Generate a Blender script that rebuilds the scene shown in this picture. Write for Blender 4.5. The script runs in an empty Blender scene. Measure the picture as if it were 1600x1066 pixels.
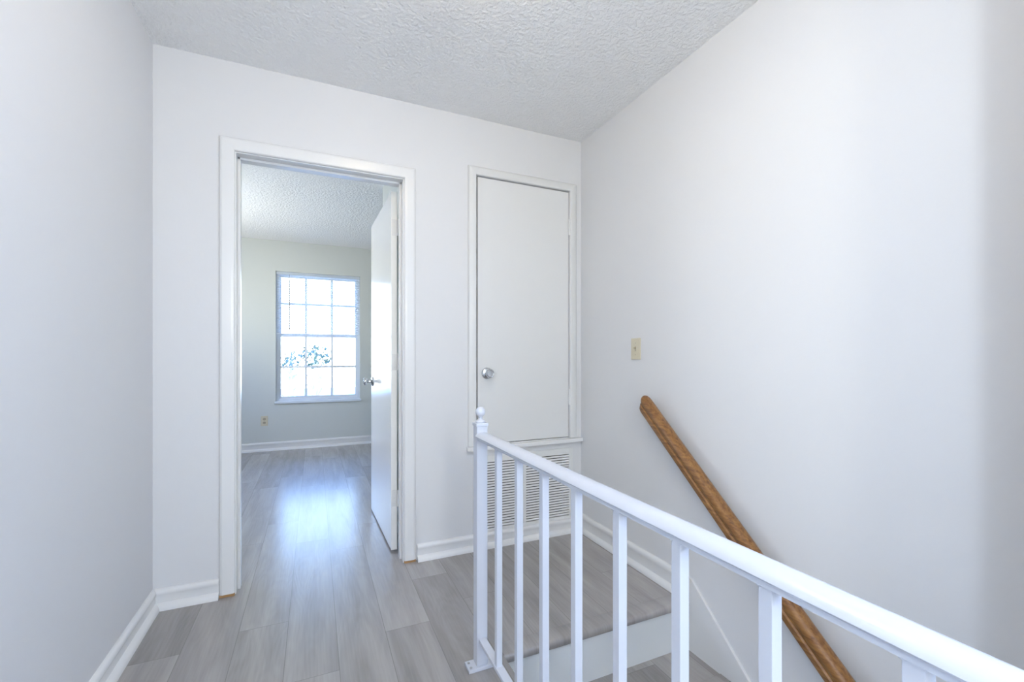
import bpy, bmesh, math, random
from mathutils import Vector, Matrix
C = bpy.context.scene
COL = C.collection
random.seed(4)

# ------------------------------------------------------------------ camera, sky, exposure
cam_d = bpy.data.cameras.new('camera'); cam = bpy.data.objects.new('camera', cam_d); COL.objects.link(cam)
cam.location = (-1.5357, -2.3745, 1.0919)
cam.rotation_euler = (math.pi/2, 0, -0.4197)
cam_d.sensor_width = 36; cam_d.lens = 692.31*36/1600
cam_d.shift_y = 23.87/1600; cam_d.clip_start = 0.02
C.camera = cam

W = bpy.data.worlds.new('sky'); C.world = W; W.use_nodes = True
nt = W.node_tree; nt.nodes.clear()
geo = nt.nodes.new('ShaderNodeTexCoord'); sep = nt.nodes.new('ShaderNodeSeparateXYZ')
rmp = nt.nodes.new('ShaderNodeValToRGB'); bg = nt.nodes.new('ShaderNodeBackground'); out = nt.nodes.new('ShaderNodeOutputWorld')
mp = nt.nodes.new('ShaderNodeMapRange'); mp.inputs[1].default_value = -0.3; mp.inputs[2].default_value = 0.8
nt.links.new(geo.outputs['Generated'], sep.inputs[0]); nt.links.new(sep.outputs[2], mp.inputs[0])
nt.links.new(mp.outputs[0], rmp.inputs[0])
e = rmp.color_ramp.elements
e[0].position = 0.0; e[0].color = (.80, .80, .70, 1)
e[1].position = 1.0; e[1].color = (.12, .33, 1.0, 1)
for q_, c_ in ((.26, (.80, .84, .80, 1)), (.34, (.84, .92, 1.0, 1)), (.50, (.66, .82, 1.0, 1)), (.62, (.17, .41, 1.0, 1))):
    m_ = e.new(q_); m_.color = c_
nt.links.new(rmp.outputs[0], bg.inputs[0]); bg.inputs[1].default_value = 9.5
nt.links.new(bg.outputs[0], out.inputs[0])

C.view_settings.view_transform = 'Standard'; C.view_settings.look = 'None'
C.view_settings.exposure = 0.06; C.view_settings.gamma = 1.0; C.view_settings.use_curve_mapping = False

def area(name, loc, rot, sx, sy, power, color):
    l = bpy.data.lights.new(name, 'AREA'); l.shape = 'RECTANGLE'; l.size = sx; l.size_y = sy
    l.energy = power; l.color = color
    o = bpy.data.objects.new(name, l); COL.objects.link(o); o.location = loc; o.rotation_euler = rot
    return o
R90 = math.pi/2
# added daylight lamps standing in made-up window openings
area('added_daylight_left', (-2.215, -3.325, 1.65), (0, -R90, 0), .86, .42, 23, (.78, .88, 1.0))
area('added_daylight_south', (-1.63, -4.70, 1.73), (R90, 0, 0), .46, .66, 29, (.97, .94, .80))
area('added_daylight_right', (-.18, -2.90, 1.70), (0, R90, 0), .76, .56, 37, (.38, .58, .95))
area('added_daylight_bedroom_side', (-3.34, 1.9, 1.62), (0, -R90, 0), .72, 1.36, 27, (1.0, 1.0, .98))

# ------------------------------------------------------------------ materials
def mat(name, color, rough=.5, metal=0., spec=.5):
    m = bpy.data.materials.new(name); m.use_nodes = True
    b = m.node_tree.nodes['Principled BSDF']
    b.inputs['Base Color'].default_value = (*color, 1); b.inputs['Roughness'].default_value = rough
    b.inputs['Metallic'].default_value = metal; b.inputs['Specular IOR Level'].default_value = spec
    return m, m.node_tree, b
def bump(t, b, scale, strength, dist, detail=3, ramp=None, stretch=None, rough=.5):
    tc = t.nodes.new('ShaderNodeTexCoord'); n = t.nodes.new('ShaderNodeTexNoise')
    n.inputs['Scale'].default_value = scale; n.inputs['Detail'].default_value = detail; n.inputs['Roughness'].default_value = rough
    src = tc.outputs['Object']
    if stretch:
        mpn = t.nodes.new('ShaderNodeMapping'); mpn.inputs['Scale'].default_value = stretch
        t.links.new(src, mpn.inputs[0]); src = mpn.outputs[0]
    t.links.new(src, n.inputs['Vector']); h = n.outputs['Fac']
    if ramp:
        r = t.nodes.new('ShaderNodeValToRGB'); r.color_ramp.elements[0].position = ramp[0]; r.color_ramp.elements[1].position = ramp[1]
        t.links.new(h, r.inputs[0]); h = r.outputs[0]
    bp = t.nodes.new('ShaderNodeBump'); bp.inputs['Strength'].default_value = strength; bp.inputs['Distance'].default_value = dist
    t.links.new(h, bp.inputs['Height']); t.links.new(bp.outputs[0], b.inputs['Normal'])
    return bp, n
M = {}
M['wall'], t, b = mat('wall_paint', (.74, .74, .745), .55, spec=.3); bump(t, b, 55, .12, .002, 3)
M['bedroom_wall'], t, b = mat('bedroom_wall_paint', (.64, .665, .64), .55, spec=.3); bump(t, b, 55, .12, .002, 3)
M['ceiling'], t, b = mat('textured_ceiling', (.955, .955, .95), .75, spec=.25); bump(t, b, 62, .62, .0065, 3, (.40, .64), rough=.6)
M['trim'], t, b = mat('trim_gloss_paint', (.79, .79, .785), .24); bump(t, b, 60, .05, .001, 2)
M['door'], t, b = mat('door_gloss_paint', (.90, .90, .88), .16); bump(t, b, 6, .04, .006, 2)
M['closet_door'], t, b = mat('closet_door_paint', (.745, .745, .735), .38); bump(t, b, 20, .05, .003, 2)
M['riser'], t, b = mat('riser_paint', (.80, .82, .82), .4); bump(t, b, 30, .05, .003, 2)
M['iron'], t, b = mat('white_painted_iron', (.60, .62, .68), .25); bump(t, b, 60, .15, .002, 3)
M['vent'], t, b = mat('vent_enamel', (.78, .78, .765), .4)
M['dark'], t, b = mat('painted_cavity_shade', (.03, .028, .026), .9)  # near-black colour stands in for shade inside the recesses
M['chrome'], t, b = mat('satin_chrome', (.60, .62, .64), .18, 1.0)
M['beige'], t, b = mat('beige_plastic', (.66, .60, .45), .4)
M['beige_dark'], t, b = mat('beige_toggle', (.46, .40, .29), .4)
M['slot'], t, b = mat('outlet_slot', (.05, .04, .03), .7)
M['vinyl'], t, b = mat('window_frame_enamel', (.72, .78, .86), .35)
M['screw'], t, b = mat('screw_steel', (.42, .43, .45), .35, 1.0)
M['raw_wood'], t, b = mat('raw_casing_wood', (.42, .24, .10), .7)
M['wand'], t, b = mat('blind_wand_plastic', (.18, .17, .16), .3)
M['concrete'], t, b = mat('pale_paving', (.55, .56, .55), .9)
M['grass'], t, b = mat('lawn_grass', (.30, .36, .20), .9)
M['bark'], t, b = mat('tree_bark', (.38, .36, .33), .9)
M['leaf'], t, b = mat('tree_leaves', (.07, .12, .11), .6)
M['lampglass'], t, b = mat('lit_opal_glass', (.9, .88, .82), .3)
b.inputs['Emission Color'].default_value = (1.0, .81, .56, 1); b.inputs['Emission Strength'].default_value = 21.0
# blind slats: thin plastic that lets some light through
M['slat'], t, b = mat('blind_slat_plastic', (.86, .88, .90), .4)
tr = t.nodes.new('ShaderNodeBsdfTranslucent'); tr.inputs[0].default_value = (.9, .93, .96, 1)
mx = t.nodes.new('ShaderNodeMixShader'); mx.inputs[0].default_value = .55
t.links.new(b.outputs[0], mx.inputs[1]); t.links.new(tr.outputs[0], mx.inputs[2]); t.links.new(mx.outputs[0], t.nodes['Material Output'].inputs[0])
# glass
g = bpy.data.materials.new('window_glass'); g.use_nodes = True; t = g.node_tree; t.nodes.clear()
o_ = t.nodes.new('ShaderNodeOutputMaterial'); a_ = t.nodes.new('ShaderNodeBsdfTransparent'); a_.inputs[0].default_value = (.96, .98, .97, 1)
gl = t.nodes.new('ShaderNodeBsdfGlossy'); gl.inputs['Roughness'].default_value = .02
fr = t.nodes.new('ShaderNodeFresnel'); fr.inputs[0].default_value = 1.3; mx = t.nodes.new('ShaderNodeMixShader')
t.links.new(fr.outputs[0], mx.inputs[0]); t.links.new(a_.outputs[0], mx.inputs[1]); t.links.new(gl.outputs[0], mx.inputs[2]); t.links.new(mx.outputs[0], o_.inputs[0])
M['glass'] = g
# oak rail
M['oak'], t, b = mat('varnished_oak', (.4, .2, .07), .32)
tc = t.nodes.new('ShaderNodeTexCoord'); mpn = t.nodes.new('ShaderNodeMapping'); mpn.inputs['Scale'].default_value = (1, .05, 1)
n = t.nodes.new('ShaderNodeTexNoise'); n.inputs['Scale'].default_value = 90; n.inputs['Detail'].default_value = 5; n.inputs['Roughness'].default_value = .65
r = t.nodes.new('ShaderNodeValToRGB'); r.color_ramp.elements[0].position = .32; r.color_ramp.elements[1].position = .68
r.color_ramp.elements[0].color = (.13, .048, .012, 1); r.color_ramp.elements[1].color = (.37, .18, .055, 1)
t.links.new(tc.outputs['Object'], mpn.inputs[0]); t.links.new(mpn.outputs[0], n.inputs['Vector']); t.links.new(n.outputs['Fac'], r.inputs[0]); t.links.new(r.outputs[0], b.inputs['Base Color'])
bp = t.nodes.new('ShaderNodeBump'); bp.inputs['Strength'].default_value = .15; bp.inputs['Distance'].default_value = .001
t.links.new(n.outputs['Fac'], bp.inputs['Height']); t.links.new(bp.outputs[0], b.inputs['Normal'])
M['oak_dark'], t, b = mat('oak_shadow_groove', (.16, .07, .025), .5)

# grey vinyl planks running along y, 0.177 wide
def plank_material(name, nosing=False):
    m, t, b = mat(name, (.3, .3, .3), .34, spec=.75)
    N = t.nodes; L = t.links
    def math_(op, a, c=None, clamp=False):
        n = N.new('ShaderNodeMath'); n.operation = op; n.use_clamp = clamp
        for i, v in enumerate((a, c)):
            if v is None: continue
            if isinstance(v, (int, float)): n.inputs[i].default_value = v
            else: L.new(v, n.inputs[i])
        return n.outputs[0]
    tc = N.new('ShaderNodeTexCoord'); sp = N.new('ShaderNodeSeparateXYZ'); L.new(tc.outputs['Object'], sp.inputs[0])
    X, Y = sp.outputs[0], sp.outputs[1]
    u = math_('DIVIDE', math_('ADD', X, .57), .177); ci = math_('FLOOR', u); fu = math_('SUBTRACT', u, ci)
    wn = N.new('ShaderNodeTexWhiteNoise'); wn.noise_dimensions = '1D'; L.new(ci, wn.inputs['W'])
    v = math_('ADD', math_('DIVIDE', Y, 1.22), math_('MULTIPLY', wn.outputs['Value'], 5.0)); ri = math_('FLOOR', v); fv = math_('SUBTRACT', v, ri)
    cb = N.new('ShaderNodeCombineXYZ'); L.new(ci, cb.inputs[0]); L.new(ri, cb.inputs[1])
    w2 = N.new('ShaderNodeTexWhiteNoise'); w2.noise_dimensions = '3D'; L.new(cb.outputs[0], w2.inputs['Vector'])
    pv = w2.outputs['Value']
    # grain, shifted per plank
    gx = math_('ADD', X, math_('MULTIPLY', pv, 7.3)); gy = math_('ADD', Y, math_('MULTIPLY', pv, 31.0))
    def grain(sx, sy, detail, dist=0.):
        c = N.new('ShaderNodeCombineXYZ'); L.new(math_('MULTIPLY', gx, sx), c.inputs[0]); L.new(math_('MULTIPLY', gy, sy), c.inputs[1])
        n = N.new('ShaderNodeTexNoise'); n.inputs['Scale'].default_value = 1; n.inputs['Detail'].default_value = detail; n.inputs['Distortion'].default_value = dist
        L.new(c.outputs[0], n.inputs['Vector']); return n.outputs['Fac']
    g1 = grain(14, 1.6, 3, .6); g2 = grain(120, 5, 4, .2); 
    # cathedral rings
    c = N.new('ShaderNodeCombineXYZ'); L.new(math_('MULTIPLY', gx, 9), c.inputs[0]); L.new(math_('MULTIPLY', gy, 1.5), c.inputs[1])
    n = N.new('ShaderNodeTexNoise'); n.inputs['Scale'].default_value = 1; n.inputs['Detail'].default_value = 1.5; L.new(c.outputs[0], n.inputs['Vector'])
    ring = math_('SINE', math_('MULTIPLY', n.outputs['Fac'], 90.0))
    val = math_('ADD', math_('MULTIPLY', pv, .26), math_('MULTIPLY', g1, .62))
    val = math_('ADD', val, math_('MULTIPLY', g2, .22)); val = math_('ADD', val, math_('MULTIPLY', ring, .018))
    rp = N.new('ShaderNodeValToRGB'); L.new(val, rp.inputs[0])
    rp.color_ramp.elements[0].position = .28; rp.color_ramp.elements[0].color = (.22, .202, .195, 1)
    rp.color_ramp.elements[1].position = .80; rp.color_ramp.elements[1].color = (.44, .41, .395, 1)
    # seams
    eu = math_('MINIMUM', fu, math_('SUBTRACT', 1.0, fu)); ev = math_('MINIMUM', fv, math_('SUBTRACT', 1.0, fv))
    su = math_('LESS_THAN', math_('MULTIPLY', eu, .177), .0012); sv = math_('LESS_THAN', math_('MULTIPLY', ev, 1.22), .0012)
    s = math_('MAXIMUM', su, sv)
    mx = N.new('ShaderNodeMix'); mx.data_type = 'RGBA'; L.new(math_('MULTIPLY', s, .0 if nosing else .55), mx.inputs[0])
    L.new(rp.outputs[0], mx.inputs[6]); mx.inputs[7].default_value = (.13, .12, .115, 1)
    L.new(mx.outputs[2], b.inputs['Base Color'])
    bp = N.new('ShaderNodeBump'); bp.inputs['Strength'].default_value = .22; bp.inputs['Distance'].default_value = .0015
    L.new(math_('ADD', math_('MULTIPLY', g2, 1.0), math_('MULTIPLY', ring, .12)), bp.inputs['Height']); L.new(bp.outputs[0], b.inputs['Normal'])
    b.inputs['Roughness'].default_value = .24
    b.inputs['Coat Weight'].default_value = .6; b.inputs['Coat Roughness'].default_value = .52
    return m
M['plank'] = plank_material('grey_vinyl_plank'); M['nosing'] = plank_material('grey_vinyl_nosing', True)

# ------------------------------------------------------------------ mesh helpers
def BM(): return bmesh.new()
def box(bm, x0, x1, y0, y1, z0, z1, bev=0.):
    vs = [bm.verts.new((x, y, z)) for x in (x0, x1) for y in (y0, y1) for z in (z0, z1)]
    fs = [bm.faces.new([vs[i] for i in f]) for f in ((0,1,3,2),(4,6,7,5),(0,4,5,1),(2,3,7,6),(0,2,6,4),(1,5,7,3))]
    if bev:
        es = list({e for f in fs for e in f.edges})
        bmesh.ops.bevel(bm, geom=es, offset=bev, segments=2, affect='EDGES', profile=.6)
    return vs
def sweep(bm, prof, P0, P1, U, V, m0=0., m1=0.):
    """closed profile [(u,v)] pushed from P0 to P1; ends sheared by m*u for mitres"""
    P0, P1, U, V = map(Vector, (P0, P1, U, V)); D = (P1-P0).normalized()
    a = [bm.verts.new(P0 + D*(m0*u) + U*u + V*v) for u, v in prof]
    c = [bm.verts.new(P1 + D*(m1*u) + U*u + V*v) for u, v in prof]
    n = len(prof)
    for i in range(n): bm.faces.new((a[i], a[(i+1) % n], c[(i+1) % n], c[i]))
    bm.faces.new(a[::-1]); bm.faces.new(c)
def lathe(bm, prof, mtx=Matrix(), seg=32):
    rings = []
    for r, z in prof:
        if r < 1e-6: rings.append([bm.verts.new(mtx @ Vector((0, 0, z)))])
        else: rings.append([bm.verts.new(mtx @ Vector((r*math.cos(2*math.pi*k/seg), r*math.sin(2*math.pi*k/seg), z))) for k in range(seg)])
    for A, B in zip(rings, rings[1:]):
        for k in range(seg):
            k2 = (k+1) % seg
            if len(A) == 1 and len(B) == 1: continue
            if len(A) == 1: bm.faces.new((A[0], B[k2], B[k]))
            elif len(B) == 1: bm.faces.new((A[k], A[k2], B[0]))
            else: bm.faces.new((A[k], A[k2], B[k2], B[k]))
    if len(rings[0]) > 1: bm.faces.new(rings[0][::-1])
    if len(rings[-1]) > 1: bm.faces.new(rings[-1])
def obj(name, bm, m, parent=None, origin=None, smooth=False):
    bmesh.ops.recalc_face_normals(bm, faces=bm.faces)
    if origin is not None: bmesh.ops.translate(bm, verts=bm.verts, vec=-Vector(origin))
    me = bpy.data.meshes.new(name); bm.to_mesh(me); bm.free(); me.materials.append(m)
    o = bpy.data.objects.new(name, me); COL.objects.link(o)
    if origin is not None: o.location = origin
    if smooth:
        for p in me.polygons: p.use_smooth = True
        try: me.set_sharp_from_angle(angle=math.radians(38))
        except Exception: pass
    if parent is not None:
        o.parent = parent
        o.location = Vector(o.location) - parent.location
    return o
def struct(name, bm, m, parent=None, smooth=False, label=None):
    o = obj(name, bm, m, parent, smooth=smooth)
    if parent is None: o['kind'] = 'structure'
    if label: o['label'] = label
    return o
def root(name, loc, label=None, cat=None, group=None, kind=None):
    o = bpy.data.objects.new(name, None); COL.objects.link(o); o.location = loc; o.empty_display_size = .1
    if label: o['label'] = label
    if cat: o['category'] = cat
    if group: o['group'] = group
    if kind: o['kind'] = kind
    return o
def tag(o, label, cat, group=None):
    o['label'] = label; o['category'] = cat
    if group: o['group'] = group
    return o

# ------------------------------------------------------------------ dimensions
H = 2.44; XL = -2.1717; YF = 3.4463; WT = .12
OX0, OX1, OZ = -1.863, -1.107, 2.027          # clear doorway opening
YS = -4.65                                    # south end of the hall
NY = -.87                                     # first riser
SX = -.905                                    # left edge of the stairwell
RISE, RUN = .215, .242
ZB = -2.80

# ------------------------------------------------------------------ shell
bm = BM()
box(bm, -3.3, XL-.10, 0, WT, -.2, H); box(bm, XL-.10, OX0-.018, 0, WT, -.2, H)
box(bm, OX0-.018, OX1+.018, 0, WT, OZ+.018, H)
box(bm, OX1+.018, -.698, 0, WT, -.2, H)
box(bm, -.698, -.087, 0, WT, 2.116, H); box(bm, -.698, -.087, 0, WT, .503, .588)
box(bm, -.698, -.087, .07, WT, .588, 2.116); box(bm, -.698, -.087, 0, WT, -.2, .098)
box(bm, -.698, -.087, .09, WT, .098, .503)
box(bm, -.087, 1.1, 0, WT, -.2, H)
struct('wall_back', bm, M['wall'])
bm = BM(); box(bm, XL-.10, XL, -3.10, 0, -.2, H); box(bm, XL-.10, XL, YS-.12, -3.55, -.2, H)
box(bm, XL-.10, XL, -3.55, -3.10, -.2, 1.20); box(bm, XL-.10, XL, -3.55, -3.10, 2.10, H); struct('wall_left', bm, M['wall'])
JX = -.225  # unseen jog, added so its corner shadows the near end of the right wall
bm = BM(); box(bm, 0, .12, -1.986, 0, ZB, H); box(bm, JX, .12, -2.12, -1.986, ZB, H)
box(bm, JX, JX+.12, YS, -3.20, ZB, H); box(bm, JX, JX+.12, -2.60, -2.12, ZB, H)
box(bm, JX, JX+.12, -3.20, -2.60, ZB, 1.30); box(bm, JX, JX+.12, -3.20, -2.60, 2.10, H)
struct('wall_right', bm, M['wall'])
a0, a1, c0, c1 = -1.88, -1.38, 1.38, 2.08
bm = BM(); box(bm, XL, a0, YS-.12, YS, ZB, H); box(bm, a1, JX+.12, YS-.12, YS, ZB, H)
box(bm, a0, a1, YS-.12, YS, c1, H); box(bm, a0, a1, YS-.12, YS, ZB, c0); struct('wall_south', bm, M['wall'])
bm = BM(); box(bm, SX-.12, SX-.012, YS, NY-.0, ZB, -.2); struct('wall_stairwell', bm, M['wall'])
# ceilings
bm = BM(); box(bm, -3.4, 1.2, YS-.12, YF+.2, H, H+.12); struct('ceiling', bm, M['ceiling'])
# floor: hall + landing (one level), bedroom
bm = BM()
box(bm, XL, SX, YS, 0, -.2, 0); box(bm, SX, 0, NY, 0, -.2, 0)
box(bm, OX0-.018, OX1+.018, 0, WT, -.2, 0)
struct('floor', bm, M['plank'])
bm = BM(); box(bm, -3.3, 1.1, WT, YF, -.2, 0); struct('floor_bedroom', bm, M['plank'])
bm = BM(); box(bm, SX-.12, .0, YS, NY-.3, ZB-.1, ZB); struct('floor_lower', bm, M['plank'])

# bedroom walls
wx0, wx1, wz0, wz1 = -1.945, -1.015, .560, 2.085
bm = BM(); box(bm, -3.3, wx0, YF, YF+.14, -.2, H); box(bm, wx1, 1.1, YF, YF+.14, -.2, H)
box(bm, wx0, wx1, YF, YF+.14, wz1, H); box(bm, wx0, wx1, YF, YF+.14, -.2, wz0)
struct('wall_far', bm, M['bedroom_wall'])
bm = BM(); box(bm, -3.3, -3.18, WT, 1.2, -.2, H); box(bm, -3.3, -3.18, 2.6, YF, -.2, H)
box(bm, -3.3, -3.18, 1.2, 2.6, -.2, 1.25); box(bm, -3.3, -3.18, 1.2, 2.6, 2.0, H)
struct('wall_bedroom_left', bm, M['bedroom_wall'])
bm = BM(); box(bm, -1.035, -.93, WT, 1.3, -.2, H); box(bm, -.93, 1.1, 1.2, 1.3, -.2, H); box(bm, 1.0, 1.1, 1.3, YF, -.2, H)
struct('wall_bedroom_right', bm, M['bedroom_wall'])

# ------------------------------------------------------------------ baseboards
def bprof(h, shoe=True):
    p = [(0, 0), (.032, 0), (.031, .008), (.026, .019), (.017, .027), (.013, .029)] if shoe else [(0, 0), (.013, 0)]
    return p + [(.012, h*.62), (.015, h*.72), (.0165, h*.80), (.015, h*.90), (.009, h*.98), (.003, h), (0, h)]
bm = BM(); sweep(bm, bprof(.087), (XL, 0, 0), (-1.928, 0, 0), (0,-1,0), (0,0,1), 1, 0)
sweep(bm, bprof(.087), (-1.034, 0, 0), (0, 0, 0), (0,-1,0), (0,0,1), 0, -1)
struct('baseboard_back', bm, M['trim'], smooth=True)
bm = BM(); sweep(bm, bprof(.087), (XL, YS, 0), (XL, 0, 0), (1,0,0), (0,0,1), 0, -1)
struct('baseboard_left', bm, M['trim'], smooth=True)
bm = BM(); sweep(bm, bprof(.108), (0, -.835, 0), (0, 0, 0), (-1,0,0), (0,0,1), 0, -1)
struct('baseboard_right', bm, M['trim'], smooth=True)
bm = BM(); sweep(bm, bprof(.10), (-3.18, YF, 0), (1.0, YF, 0), (0,-1,0), (0,0,1), 1, -1)
struct('baseboard_far', bm, M['trim'], smooth=True)
bm = BM(); sweep(bm, bprof(.10), (-1.035, WT, 0), (-1.035, 1.3, 0), (-1,0,0), (0,0,1))
struct('baseboard_bedroom', bm, M['trim'], smooth=True)

# ------------------------------------------------------------------ stairs
st = root('staircase', (-.45, NY, 0), kind='structure')
n_steps = 12
for k in range(n_steps):
    z = -RISE*(k+1); y0 = NY - RUN*k
    bm = BM(); box(bm, SX-.002, -.0135, y0-.006, y0+.012 if k else y0-.0005, z, -RISE*k-.003); obj('riser', bm, M['riser'], st)
    bm = BM(); box(bm, SX-.010, -.002, y0-RUN+.001, y0+.018, z-.02, z-.0005)
    obj('tread', bm, M['plank'], st)
    # rounded nosing on the edge above this riser
    yn = NY - RUN*k; zt = -RISE*k
    prof = [(.052, -.003), (.052, .001), (.048, .0035), (-.015, .004), (-.022, .001), (-.026, -.006), (-.027, -.016), (-.024, -.026), (-.016, -.031), (-.001, -.031), (-.001, -.003)]
    bm = BM(); sweep(bm, prof, (SX-.010 if k else SX+.0, yn, zt), (-.004 if k else -.002, yn, zt), (0,1,0), (0,0,1)); obj('nosing', bm, M['nosing'], st, smooth=True)
sl = RISE/RUN
# skirt board on the right wall, following the stairs
def skirt(x0, x1, name, parent, yend=-1.985, xs=None):
    pts = [(-.836, .108), (-.905, .104), (yend, .104+(yend+.905)*.915), (yend, .104+(yend+.905)*.915-.62), (-.836, -.56)]
    bm = BM(); a = [bm.verts.new((x0, y, z)) for y, z in pts]; c = [bm.verts.new((x1, y, z)) for y, z in pts]; n = len(pts)
    for i in range(n): bm.faces.new((a[i], a[(i+1)%n], c[(i+1)%n], c[i]))
    bm.faces.new(a[::-1]); bm.faces.new(c)
    return obj(name, bm, M['trim'], parent)
skirt(-.013, -.0005, 'skirt_board', st)
# white fascia closing the floor edge at the stairwell
bm = BM(); box(bm, SX-.012, SX-.0005, YS, NY, -.4, -.004); struct('trim_1', bm, M['trim'])

# ------------------------------------------------------------------ bedroom doorway: casing, jambs, door
CAS = [(0, 0), (0, .011), (.004, .015), (.012, .016), (.046, .017), (.053, .014), (.058, .008), (.058, 0)]   # (across, out)
def casing(bm, x0, x1, z1, w=.058, z0=0., y=0.):
    pr = [(a*w/.058, c) for a, c in CAS]
    # left, right uprights and head with mitred corners; u grows outward from the opening
    def side(x, sgn):
        A = [bm.verts.new((x + sgn*a, y-c, z0)) for a, c in pr]; B = [bm.verts.new((x + sgn*a, y-c, z1 + a)) for a, c in pr]
        n = len(pr)
        for i in range(n): bm.faces.new((A[i], A[(i+1)%n], B[(i+1)%n], B[i]))
        bm.faces.new(A); bm.faces.new(B[::-1])
    side(x0, -1); side(x1, 1)
    A = [bm.verts.new((x0-a, y-c, z1+a)) for a, c in pr]; B = [bm.verts.new((x1+a, y-c, z1+a)) for a, c in pr]
    for i in range(len(pr)): bm.faces.new((A[i], A[(i+1)%len(pr)], B[(i+1)%len(pr)], B[i]))
    bm.faces.new(A); bm.faces.new(B[::-1])
bm = BM(); casing(bm, OX0-.005, OX1+.005, OZ+.005, .060, .012); struct('trim_2', bm, M['trim'])
bm = BM(); box(bm, -1.927, -1.868, -.014, -.001, 0, .012); box(bm, OX1+.005, OX1+.064, -.014, -.001, 0, .012); struct('trim_3', bm, M['raw_wood'])
bm = BM()
box(bm, OX0-.018, OX0, -.0005, WT, 0, OZ+.018); box(bm, OX1, OX1+.018, -.0005, WT, 0, OZ+.018); box(bm, OX0, OX1, -.0005, WT, OZ, OZ+.018)
box(bm, OX0, OX0+.011, .045, .080, 0, OZ, .002); box(bm, OX1-.011, OX1, .045, .080, 0, OZ, .002); box(bm, OX0, OX1, .045, .080, OZ-.011, OZ, .002)
struct('trim_4', bm, M['trim'])
bm = BM()
bmm = BM(); 
def casing_back(bm):
    for x0, x1 in ((OX0-.065, OX0-.005), (OX1+.005, OX1+.065)): box(bm, x0, x1, WT, WT+.015, 0, OZ+.065, .003)
    box(bm, OX0-.005, OX1+.005, WT, WT+.015, OZ+.005, OZ+.065, .003)
casing_back(bm); bmm.free(); struct('trim_5', bm, M['trim'])

d1 = root('door_1', (-1.110, .150, 0), kind='structure')
L_ = Vector((-1.110, .150, 0))
bm = BM(); box(bm, -1.1455, -1.1125, .150, .905, .012, 2.010, .0015); leaf = obj('door_panel', bm, M['door'], d1, origin=L_)
def knob_bm(mtx):
    bm = BM()
    lathe(bm, [(0, 0), (.032, 0), (.0325, .003), (.030, .007), (.022, .010), (.013, .013), (.0105, .020), (.0105, .030), (.014, .034), (.022, .039), (.0255, .046), (.0258, .054), (.0235, .060), (.019, .063), (.017, .0625), (.016, .0605), (.012, .060), (0, .060)], mtx)
    return bm
km = Matrix.Translation((-1.1455, .835, .918)) @ Matrix.Rotation(-R90, 4, 'Y')
k_ = obj('door_knob', knob_bm(km), M['chrome'], d1, origin=L_, smooth=True); k_['label'] = 'chrome door knob'
for z in (.30, 1.06, 1.81):
    bm = BM(); box(bm, -1.1425, -1.108, .1470, .1497, z-.045, z+.045, .0005)
    lathe(bm, [(0, -.046), (.006, -.046), (.006, .046), (0, .046)], Matrix.Translation((-1.1085, .142, z)), 14)
    for dz in (-.03, 0, .03): lathe(bm, [(.0035, 0), (.003, .0012), (0, .0014)], Matrix.Translation((-1.130, .1470, z+dz)) @ Matrix.Rotation(R90, 4, 'X'), 10)
    obj('hinge', bm, M['trim'], d1, origin=L_, smooth=True)
for ch in d1.children: ch.location = (0, 0, 0)
d1.rotation_euler.z = math.radians(1.6)

# ------------------------------------------------------------------ access closet door
d2 = root('door_2', (-.39, 0, .588), kind='structure')
bm = BM(); box(bm, -.689, -.0905, .0005, .032, .5925, 2.111, .001); obj('door_panel', bm, M['closet_door'], d2)
km = Matrix.Translation((-.634, .0005, .995)) @ Matrix.Rotation(R90, 4, 'X')
k_ = obj('door_knob', knob_bm(km), M['chrome'], d2, smooth=True); k_['label'] = 'chrome door knob'
for z in (1.892, .838):
    bm = BM(); box(bm, -.0915, -.068, -.0022, .0003, z-.047, z+.047, .0004)
    lathe(bm, [(0, -.049), (.0052, -.049), (.0052, .049), (0, .049)], Matrix.Translation((-.0885, -.005, z)), 14)
    obj('hinge', bm, M['closet_door'], d2, smooth=True)
bm = BM(); casing(bm, -.7005, -.0865, 2.1165, .048, .586)
struct('trim_6', bm, M['closet_door'], smooth=True)
bm = BM(); box(bm, -.757, -.004, -.034, -.0005, .560, .584, .004); struct('trim_7', bm, M['trim'], label='ledge under closet door')
bm = BM(); box(bm, -.6978, -.0872, .034, .069, .589, 2.115); struct('door_gap_shade', bm, M['dark'])  # dark sheet behind the panel, paints the shade in the door gaps

# ------------------------------------------------------------------ return air grille
v = root('air_return_grille', (-.395, 0, .09), 'white louvred return air grille in the wall below the small closet door', 'air vent')
gx0, gx1, gz0, gz1 = -.692, -.092, .106, .496
bm = BM()
F = .028
box(bm, gx0-F, gx0, -.007, -.0005, gz0-F+.008, gz1+F, .002); box(bm, gx1, gx1+F, -.007, -.0005, gz0-F+.008, gz1+F, .002)
box(bm, gx0, gx1, -.007, -.0005, gz1, gz1+F, .002); box(bm, gx0, gx1, -.007, -.0005, gz0-F+.008, gz0, .002)
obj('frame', bm, M['vent'], v)
bm = BM(); box(bm, -.4045, -.3865, -.006, .004, gz0, gz1, .001); obj('mullion', bm, M['vent'], v)
for s0, s1 in ((gx0, -.4045), (-.3865, gx1)):
    bm = BM(); ns = 25; pitch = (gz1-gz0)/ns
    for i in range(ns):
        z = gz0 + i*pitch
        prof = [(-.0062, .0050), (-.0045, pitch-.0002), (-.0035, pitch), (-.0050, .0046)]
        sweep(bm, prof, (s0, 0, z), (s1, 0, z), (0,1,0), (0,0,1))
    obj('louvres', bm, M['vent'], v)
bm = BM(); box(bm, -.6965, -.0885, .086, .089, .1, .501); obj('cavity_shade_sheet', bm, M['dark'], v)  # near-black sheet, painted shade of the cavity behind the louvres
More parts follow.
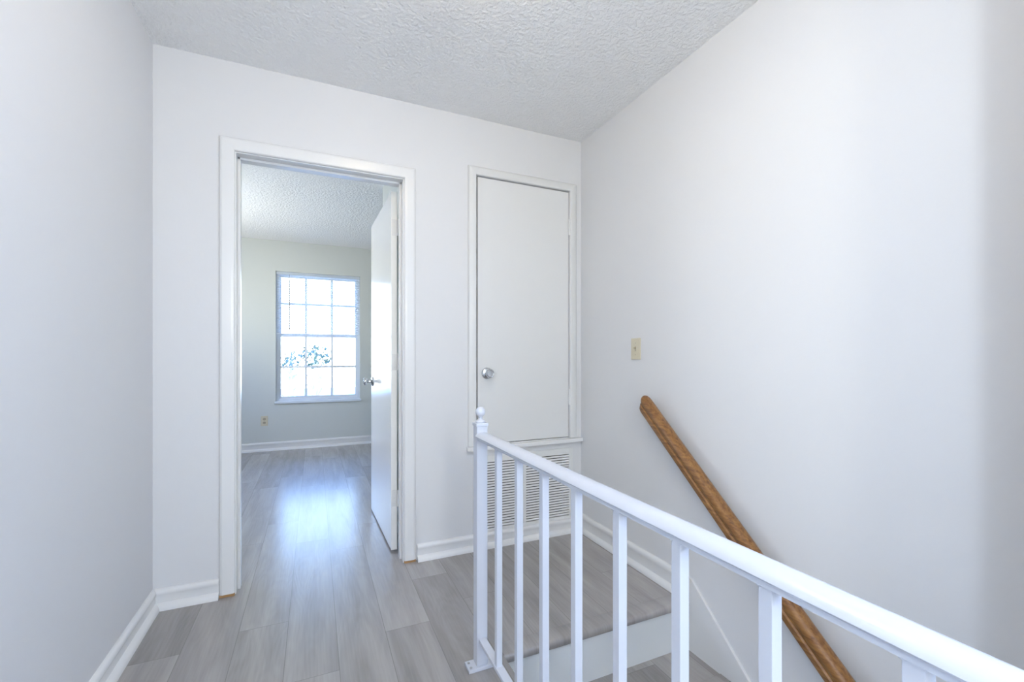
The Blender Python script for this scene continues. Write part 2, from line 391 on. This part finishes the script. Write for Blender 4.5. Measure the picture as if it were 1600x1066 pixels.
for x in (gx0-.013, gx1+.013):
    for z in (.14, .46):
        bm = BM(); lathe(bm, [(.004, 0), (.0035, .0015), (0, .002)], Matrix.Translation((x, -.007, z)) @ Matrix.Rotation(R90, 4, 'X'), 12)
        obj('screw', bm, M['vent'], v)

# ------------------------------------------------------------------ guard rail
RX = -1.0
gr = root('guard_railing', (RX, -.9, 0), 'white painted iron stair railing with ball topped newel post and thin square balusters', 'railing')
bm = BM(); box(bm, RX-.0195, RX+.0195, -.9195, -.8805, .012, .856, .002)
box(bm, RX-.0225, RX+.0225, -.9225, -.8775, .846, .858, .003)
obj('newel_post', bm, M['iron'], gr)
bm = BM()
prof = [(0, .858), (.017, .858), (.018, .862), (.013, .867), (.008, .870), (.0068, .875), (.009, .8775), (.0065, .880)]
R_ = .0175; zc = .896
prof += [(R_*math.cos(a), zc + R_*math.sin(a)) for a in [math.radians(x) for x in range(-65, 90, 10)]] + [(0, zc+R_)]
lathe(bm, prof, Matrix.Translation((RX, -.9, 0)), 28); obj('ball_finial', bm, M['iron'], gr, smooth=True)
bm = BM(); box(bm, -1.051, -.948, -.928, -.876, 0, .012, .002); bp_ = obj('base_plate', bm, M['iron'], gr)
for sx_, sy_ in ((-1.040, -.889), (-1.040, -.916), (-.962, -.889)):
    bm = BM(); lathe(bm, [(.0048, 0), (.0048, .0015), (.003, .003), (0, .0032)], Matrix.Translation((sx_, sy_, .012)), 16)
    s_ = obj('screw', bm, M['screw'], gr, smooth=True)
YE = YS + .02
cap = [(-.0235, .8105), (-.026, .8135), (-.0245, .8175), (-.018, .8235), (-.008, .8265), (.008, .8265), (.018, .8235), (.0245, .8175), (.026, .8135), (.0235, .8105), (.0155, .8100), (.0155, .7990), (-.0155, .7990), (-.0155, .8100)]
bm = BM(); sweep(bm, cap, (RX, YE, 0), (RX, -.9185, 0), (1,0,0), (0,0,1)); obj('top_rail', bm, M['iron'], gr, smooth=True)
bm = BM(); box(bm, RX-.013, RX+.013, YE, -.9185, .096, .108, .0015); obj('bottom_rail', bm, M['iron'], gr)
nb = int((-.908-YE)/.1525)
for i in range(nb):
    y = -1.068 - .1535*i
    if y < YE+.03: break
    bm = BM(); box(bm, RX-.0095, RX+.0095, y-.0095, y+.0095, .106, .8005, .001)
    # small weld bead at the top
    lathe(bm, [(0, -.004), (.004, -.003), (.005, 0), (.004, .003), (0, .004)], Matrix.Translation((RX-.009, y+.008, .799)), 8)
    obj('baluster', bm, M['iron'], gr)

# ------------------------------------------------------------------ wall handrail (oak)
HZ = lambda y: .385 + .872*(y + 1.21)
hr = root('stair_handrail', (0, -.66, HZ(-.66)), 'brown varnished oak handrail sloping down the right wall above the stairs', 'handrail')
Y0, Y1 = -.640, -1.972
D = Vector((0, Y1-Y0, HZ(Y1)-HZ(Y0))).normalized(); V_ = Vector((0, -D.z, D.y)); V_ = V_ if V_.z > 0 else -V_
prof = [(-.024, -.034), (.024, -.034), (.026, -.030), (.026, -.014), (.0215, -.009), (.0215, -.003), (.0265, .003), (.028, .012), (.0265, .022), (.020, .030), (.010, .0345), (0, .0355), (-.010, .0345), (-.020, .030), (-.0265, .022), (-.028, .012), (-.0265, .003), (-.0215, -.003), (-.0215, -.009), (-.026, -.014), (-.026, -.030)]
P0 = Vector((-.060, Y0, HZ(Y0))); P1 = Vector((-.060, Y1, HZ(Y1)))
bm = BM()
# rounded, shaped upper end: shrink the section over the last centimetres
sts = [(0.0, .45, .55), (.004, .72, .78), (.012, .90, .93), (.028, 1, 1), ((P1-P0).length, 1, 1)]
rings = []
for dd, su, sv in sts:
    rings.append([bm.verts.new(P0 + D*(dd + (.026*(.5 - vv/.07) if dd < .1 else 0)) + Vector((uu*su, 0, 0)) + V_*(vv*sv)) for uu, vv in prof])
n = len(prof)
for A, B in zip(rings, rings[1:]):
    for i in range(n): bm.faces.new((A[i], A[(i+1)%n], B[(i+1)%n], B[i]))
bm.faces.new(rings[0][::-1]); bm.faces.new(rings[-1])
obj('rail', bm, M['oak'], hr, smooth=True)
for yb in (-.80, -1.13, -1.83):
    c_ = Vector((-.060, yb, HZ(yb)))
    bm = BM(); lathe(bm, [(0, 0), (.026, 0), (.026, .003), (.020, .006), (0, .007)], Matrix.Translation((-.0004, yb-.035, HZ(yb)-.085)) @ Matrix.Rotation(-R90, 4, 'Y'), 24)
    a = Vector((-.006, yb-.035, HZ(yb)-.085)); bq = Vector((-.060, yb-.035, HZ(yb)-.085)); cq = Vector((-.060, yb-.033, HZ(yb)-.068))
    for p_, q_ in ((a, bq), (bq, cq)):
        m4 = Matrix.Translation(p_) @ (q_-p_).to_track_quat('Z', 'Y').to_matrix().to_4x4()
        lathe(bm, [(0, -.003), (.006, -.001), (.006, (q_-p_).length+.001), (0, (q_-p_).length+.003)], m4, 14)
    obj('wall_bracket', bm, M['chrome'], hr, smooth=True)

# ------------------------------------------------------------------ light switch
sw = root('light_switch', (0, -.5265, 1.1305), 'beige toggle light switch on the right wall above the handrail', 'light switch')
bm = BM(); box(bm, -.006, -.0003, -.562, -.491, 1.075, 1.186, .002); obj('cover_plate', bm, M['beige'], sw)
bm = BM(); box(bm, -.0065, -.005, -.5315, -.5215, 1.118, 1.143); box(bm, -.017, -.005, -.5300, -.5230, 1.130, 1.1385, .001); obj('toggle', bm, M['beige_dark'], sw)
for z in (1.100, 1.161):
    bm = BM(); lathe(bm, [(.003, 0), (.0025, .001), (0, .0013)], Matrix.Translation((-.006, -.5265, z)) @ Matrix.Rotation(-R90, 4, 'Y'), 12)
    obj('screw', bm, M['beige_dark'], sw)
# outlet in the bedroom
ot = root('wall_outlet', (-2.06, YF, .347), 'beige double wall outlet left of and below the bedroom window', 'outlet')
bm = BM(); box(bm, -2.095, -2.025, YF-.006, YF-.0003, .290, .404, .002); obj('cover_plate', bm, M['beige'], ot)
for z in (.326, .368):
    bm = BM(); lathe(bm, [(0, 0), (.0165, 0), (.016, .003), (0, .003)], Matrix.Translation((-2.06, YF-.005, z)) @ Matrix.Rotation(R90, 4, 'X'), 20)
    rr = obj('receptacle', bm, M['beige_dark'], ot)
    bm = BM()
    for dx in (-.0065, .0065): box(bm, -2.06+dx-.0012, -2.06+dx+.0012, YF-.0085, YF-.0078, z-.003, z+.006)
    o_ = obj('slots', bm, M['slot'], None); o_.parent = rr; o_.location = Vector(o_.location) - rr.location - ot.location

# ------------------------------------------------------------------ bedroom window
w1 = root('window_1', (-1.48, YF, .56), kind='structure')
yw = YF + .055
bm = BM()
fw = .030
box(bm, wx0, wx0+fw, YF+.03, YF+.11, wz0, wz1, .002); box(bm, wx1-fw, wx1, YF+.03, YF+.11, wz0, wz1, .002)
box(bm, wx0+fw, wx1-fw, YF+.03, YF+.11, wz1-fw, wz1, .002); box(bm, wx0+fw, wx1-fw, YF+.03, YF+.11, wz0, wz0+fw, .002)
obj('window_frame', bm, M['vinyl'], w1)
zm = 1.337
def sash(z0, z1, y, rows):
    bm = BM(); s = .022; x0, x1 = wx0+fw, wx1-fw
    box(bm, x0, x0+s, y-.012, y+.012, z0, z1); box(bm, x1-s, x1, y-.012, y+.012, z0, z1)
    box(bm, x0+s, x1-s, y-.012, y+.012, z0, z0+s+.006); box(bm, x0+s, x1-s, y-.012, y+.012, z1-s-.006, z1)
    f = obj('sash', bm, M['vinyl'], w1)
    bm = BM()
    for xm in (-1.627, -1.337): box(bm, xm-.013, xm+.013, y-.006, y+.006, z0+s, z1-s)
    box(bm, x0+s, x1-s, y-.0065, y+.0065, rows-.012, rows+.012)
    mo = obj('muntins', bm, M['vinyl'], None); mo.parent = f; mo.location = Vector((0,0,0)) - f.location - w1.location
    bm = BM(); box(bm, x0+s, x1-s, y-.0015, y+.0015, z0+s, z1-s); go = obj('pane', bm, M['glass'], None); go.parent = f; go.location = Vector((0,0,0)) - f.location - w1.location
sash(wz0+fw, zm+.012, YF+.060, .965); sash(zm-.012, wz1-fw, YF+.088, 1.717)
bm = BM(); box(bm, wx0-.012, wx1+.012, YF-.022, YF+.03, wz0-.022, wz0+.004, .004); obj('window_sill', bm, M['vinyl'], w1)
bm = BM(); 
for x in (-1.63, -1.33): box(bm, x-.018, x+.018, YF+.040, YF+.05, zm+.004, zm+.014, .002)
obj('sash_lock', bm, M['vinyl'], w1)

bl = root('window_blind', (-1.48, YF+.02, 2.06), 'white horizontal mini blind lowered over the upper half of the bedroom window', 'window blind')
bx0, bx1 = wx0+.008, wx1-.008
bm = BM(); box(bm, bx0, bx1, YF+.003, YF+.028, 2.050, 2.082, .003); obj('headrail', bm, M['slat'], bl)
zs = 1.375; pitch = .0208; ns = int((2.045-zs)/pitch)
slat0 = None
for i in range(ns):
    z = zs + pitch*i
    if slat0 is None:
        bm = BM(); th = math.radians(-14)
        prof = []
        for k in range(7):
            s = -.0125 + .025*k/6; prof.append((s*math.cos(th), s*math.sin(th) + .0018*(1-(s/.0125)**2)))
        prof = prof + [(a, c-.0004) for a, c in prof[::-1]]
        sweep(bm, prof, (bx0+.004, YF+.0155, z), (bx1-.004, YF+.0155, z), (0,1,0), (0,0,1)); slat0 = obj('slat', bm, M['slat'], bl)
    else:
        c = slat0.copy(); COL.objects.link(c); c.parent = bl; c.location = slat0.location + Vector((0, 0, pitch*i))
bm = BM(); box(bm, bx0+.004, bx1-.004, YF+.004, YF+.027, 1.350, 1.362, .002); obj('bottom_rail', bm, M['slat'], bl)
bm = BM()
for x in (-1.905, -1.627, -1.337, -1.055):
    for dy in (.002, .029): box(bm, x-.0012, x+.0012, YF+dy-.0006, YF+dy+.0006, 1.355, 2.05)
obj('ladder_cords', bm, M['vinyl'], bl)
bm = BM(); lathe(bm, [(0, 1.40), (.006, 1.40), (.0055, 1.43), (.005, 1.98), (.0015, 2.0), (.0015, 2.05), (0, 2.05)], Matrix.Translation((-1.802, YF-.006, 0)), 8); k_ = obj('tilt_wand', bm, M['wand'], bl); k_['label'] = 'thin dark tilt wand'
bm = BM(); box(bm, -1.104, -1.102, YF-.003, YF-.001, .98, 2.05); obj('pull_cord', bm, M['vinyl'], bl)

# unseen bedroom side window and hall windows, added to admit daylight
def added_window(name, mid, axis, half, z0, z1):
    w = root(name, mid, kind='structure'); x, y, _ = mid
    def bx(bm, a0, a1, zz0, zz1, th=.02):
        if axis == 'x': box(bm, x+a0, x+a1, y-th, y+th, zz0, zz1)
        else: box(bm, x-th, x+th, y+a0, y+a1, zz0, zz1)
    bm = BM(); f = .03
    bx(bm, -half, -half+f, z0, z1); bx(bm, half-f, half, z0, z1); bx(bm, -half+f, half-f, z0, z0+f); bx(bm, -half+f, half-f, z1-f, z1)
    bx(bm, -half+f, half-f, (z0+z1)/2-.015, (z0+z1)/2+.015)
    obj('window_frame', bm, M['vinyl'], w)
added_window('added_window_2', (XL-.03, -3.325, 1.65), 'y', .225, 1.20, 2.10)
added_window('added_window_3', (-3.24, 1.9, 1.625), 'y', .70, 1.25, 2.0)
added_window('added_window_5', (-1.63, YS-.03, 1.73), 'x', .25, 1.38, 2.08)
added_window('added_window_4', (-.195, -2.90, 1.70), 'y', .30, 1.30, 2.10)

# ------------------------------------------------------------------ ceiling lamp just above the frame
lp = root('ceiling_lamp', (-1.22, -1.30, H), 'round opal glass ceiling lamp, lit, above the stair landing', 'ceiling lamp')
bm = BM(); lathe(bm, [(0, 0), (.15, 0), (.152, -.012), (.145, -.022), (.13, -.024), (0, -.024)], Matrix.Translation((-1.22, -1.30, H-.0005)), 40); obj('base', bm, M['chrome'], lp, smooth=True)
bm = BM(); lathe(bm, [(.120, -.0245), (.135, -.045), (.140, -.075), (.132, -.105), (.110, -.135), (.075, -.158), (.03, -.170), (0, -.171)], Matrix.Translation((-1.22, -1.30, H)), 40); obj('glass_dome', bm, M['lampglass'], lp, smooth=True)

# ------------------------------------------------------------------ outside the bedroom window
bm = BM(); box(bm, -30, 25, YF+1.2, 14, -3.1, -3.0); struct('floor_yard', bm, M['grass'])
bm = BM(); box(bm, -30, 25, 14, 60, -3.1, -3.0); struct('floor_street', bm, M['concrete'])
def tree(loc, h, cr, n, label, seed):
    rnd = random.Random(seed); x, y = loc; t_ = root('tree', (x, y, -3.0), label, 'tree')
    bm = BM(); lathe(bm, [(0, 0), (.16, 0), (.12, h*.4), (.06, h*.8), (0, h*.9)], Matrix.Translation((x, y, -3.0)), 10)
    for k in range(9):
        a = rnd.uniform(0, 6.28); z0 = -3+h*rnd.uniform(.4, .75); p_ = Vector((x, y, z0)); q_ = p_ + Vector((math.cos(a)*cr*.7, math.sin(a)*cr*.7, cr*rnd.uniform(.3, .8)))
        lathe(bm, [(0, 0), (.04, 0), (.015, (q_-p_).length), (0, (q_-p_).length)], Matrix.Translation(p_) @ (q_-p_).to_track_quat('Z', 'Y').to_matrix().to_4x4(), 6)
    obj('trunk', bm, M['bark'], t_)
    bm = BM(); cz = -3+h*.82
    for k in range(n):
        while True:
            v = Vector((rnd.uniform(-1, 1), rnd.uniform(-1, 1), rnd.uniform(-1, 1)))
            if v.length < 1: break
        c = Vector((x, y, cz)) + Vector((v.x*cr, v.y*cr, v.z*cr*.8)); s = rnd.uniform(.05, .10)
        a = Vector((rnd.uniform(-1, 1), rnd.uniform(-1, 1), rnd.uniform(-1, 1))).normalized(); bb = a.cross(Vector((rnd.uniform(-1, 1), rnd.uniform(-1, 1), rnd.uniform(-1, 1)))).normalized()
        bm.faces.new([bm.verts.new(c + a*s), bm.verts.new(c + bb*s*.45), bm.verts.new(c - a*s), bm.verts.new(c - bb*s*.45)])
    obj('leaves', bm, M['leaf'], t_)
tree((-1.50, 12.5), 5.0, .48, 170, 'slim leafy tree outside the bedroom window, in the middle lower panes', 3)
tree((-2.36, 17.0), 4.75, .50, 120, 'small distant tree outside the bedroom window, in the left lower panes', 5)
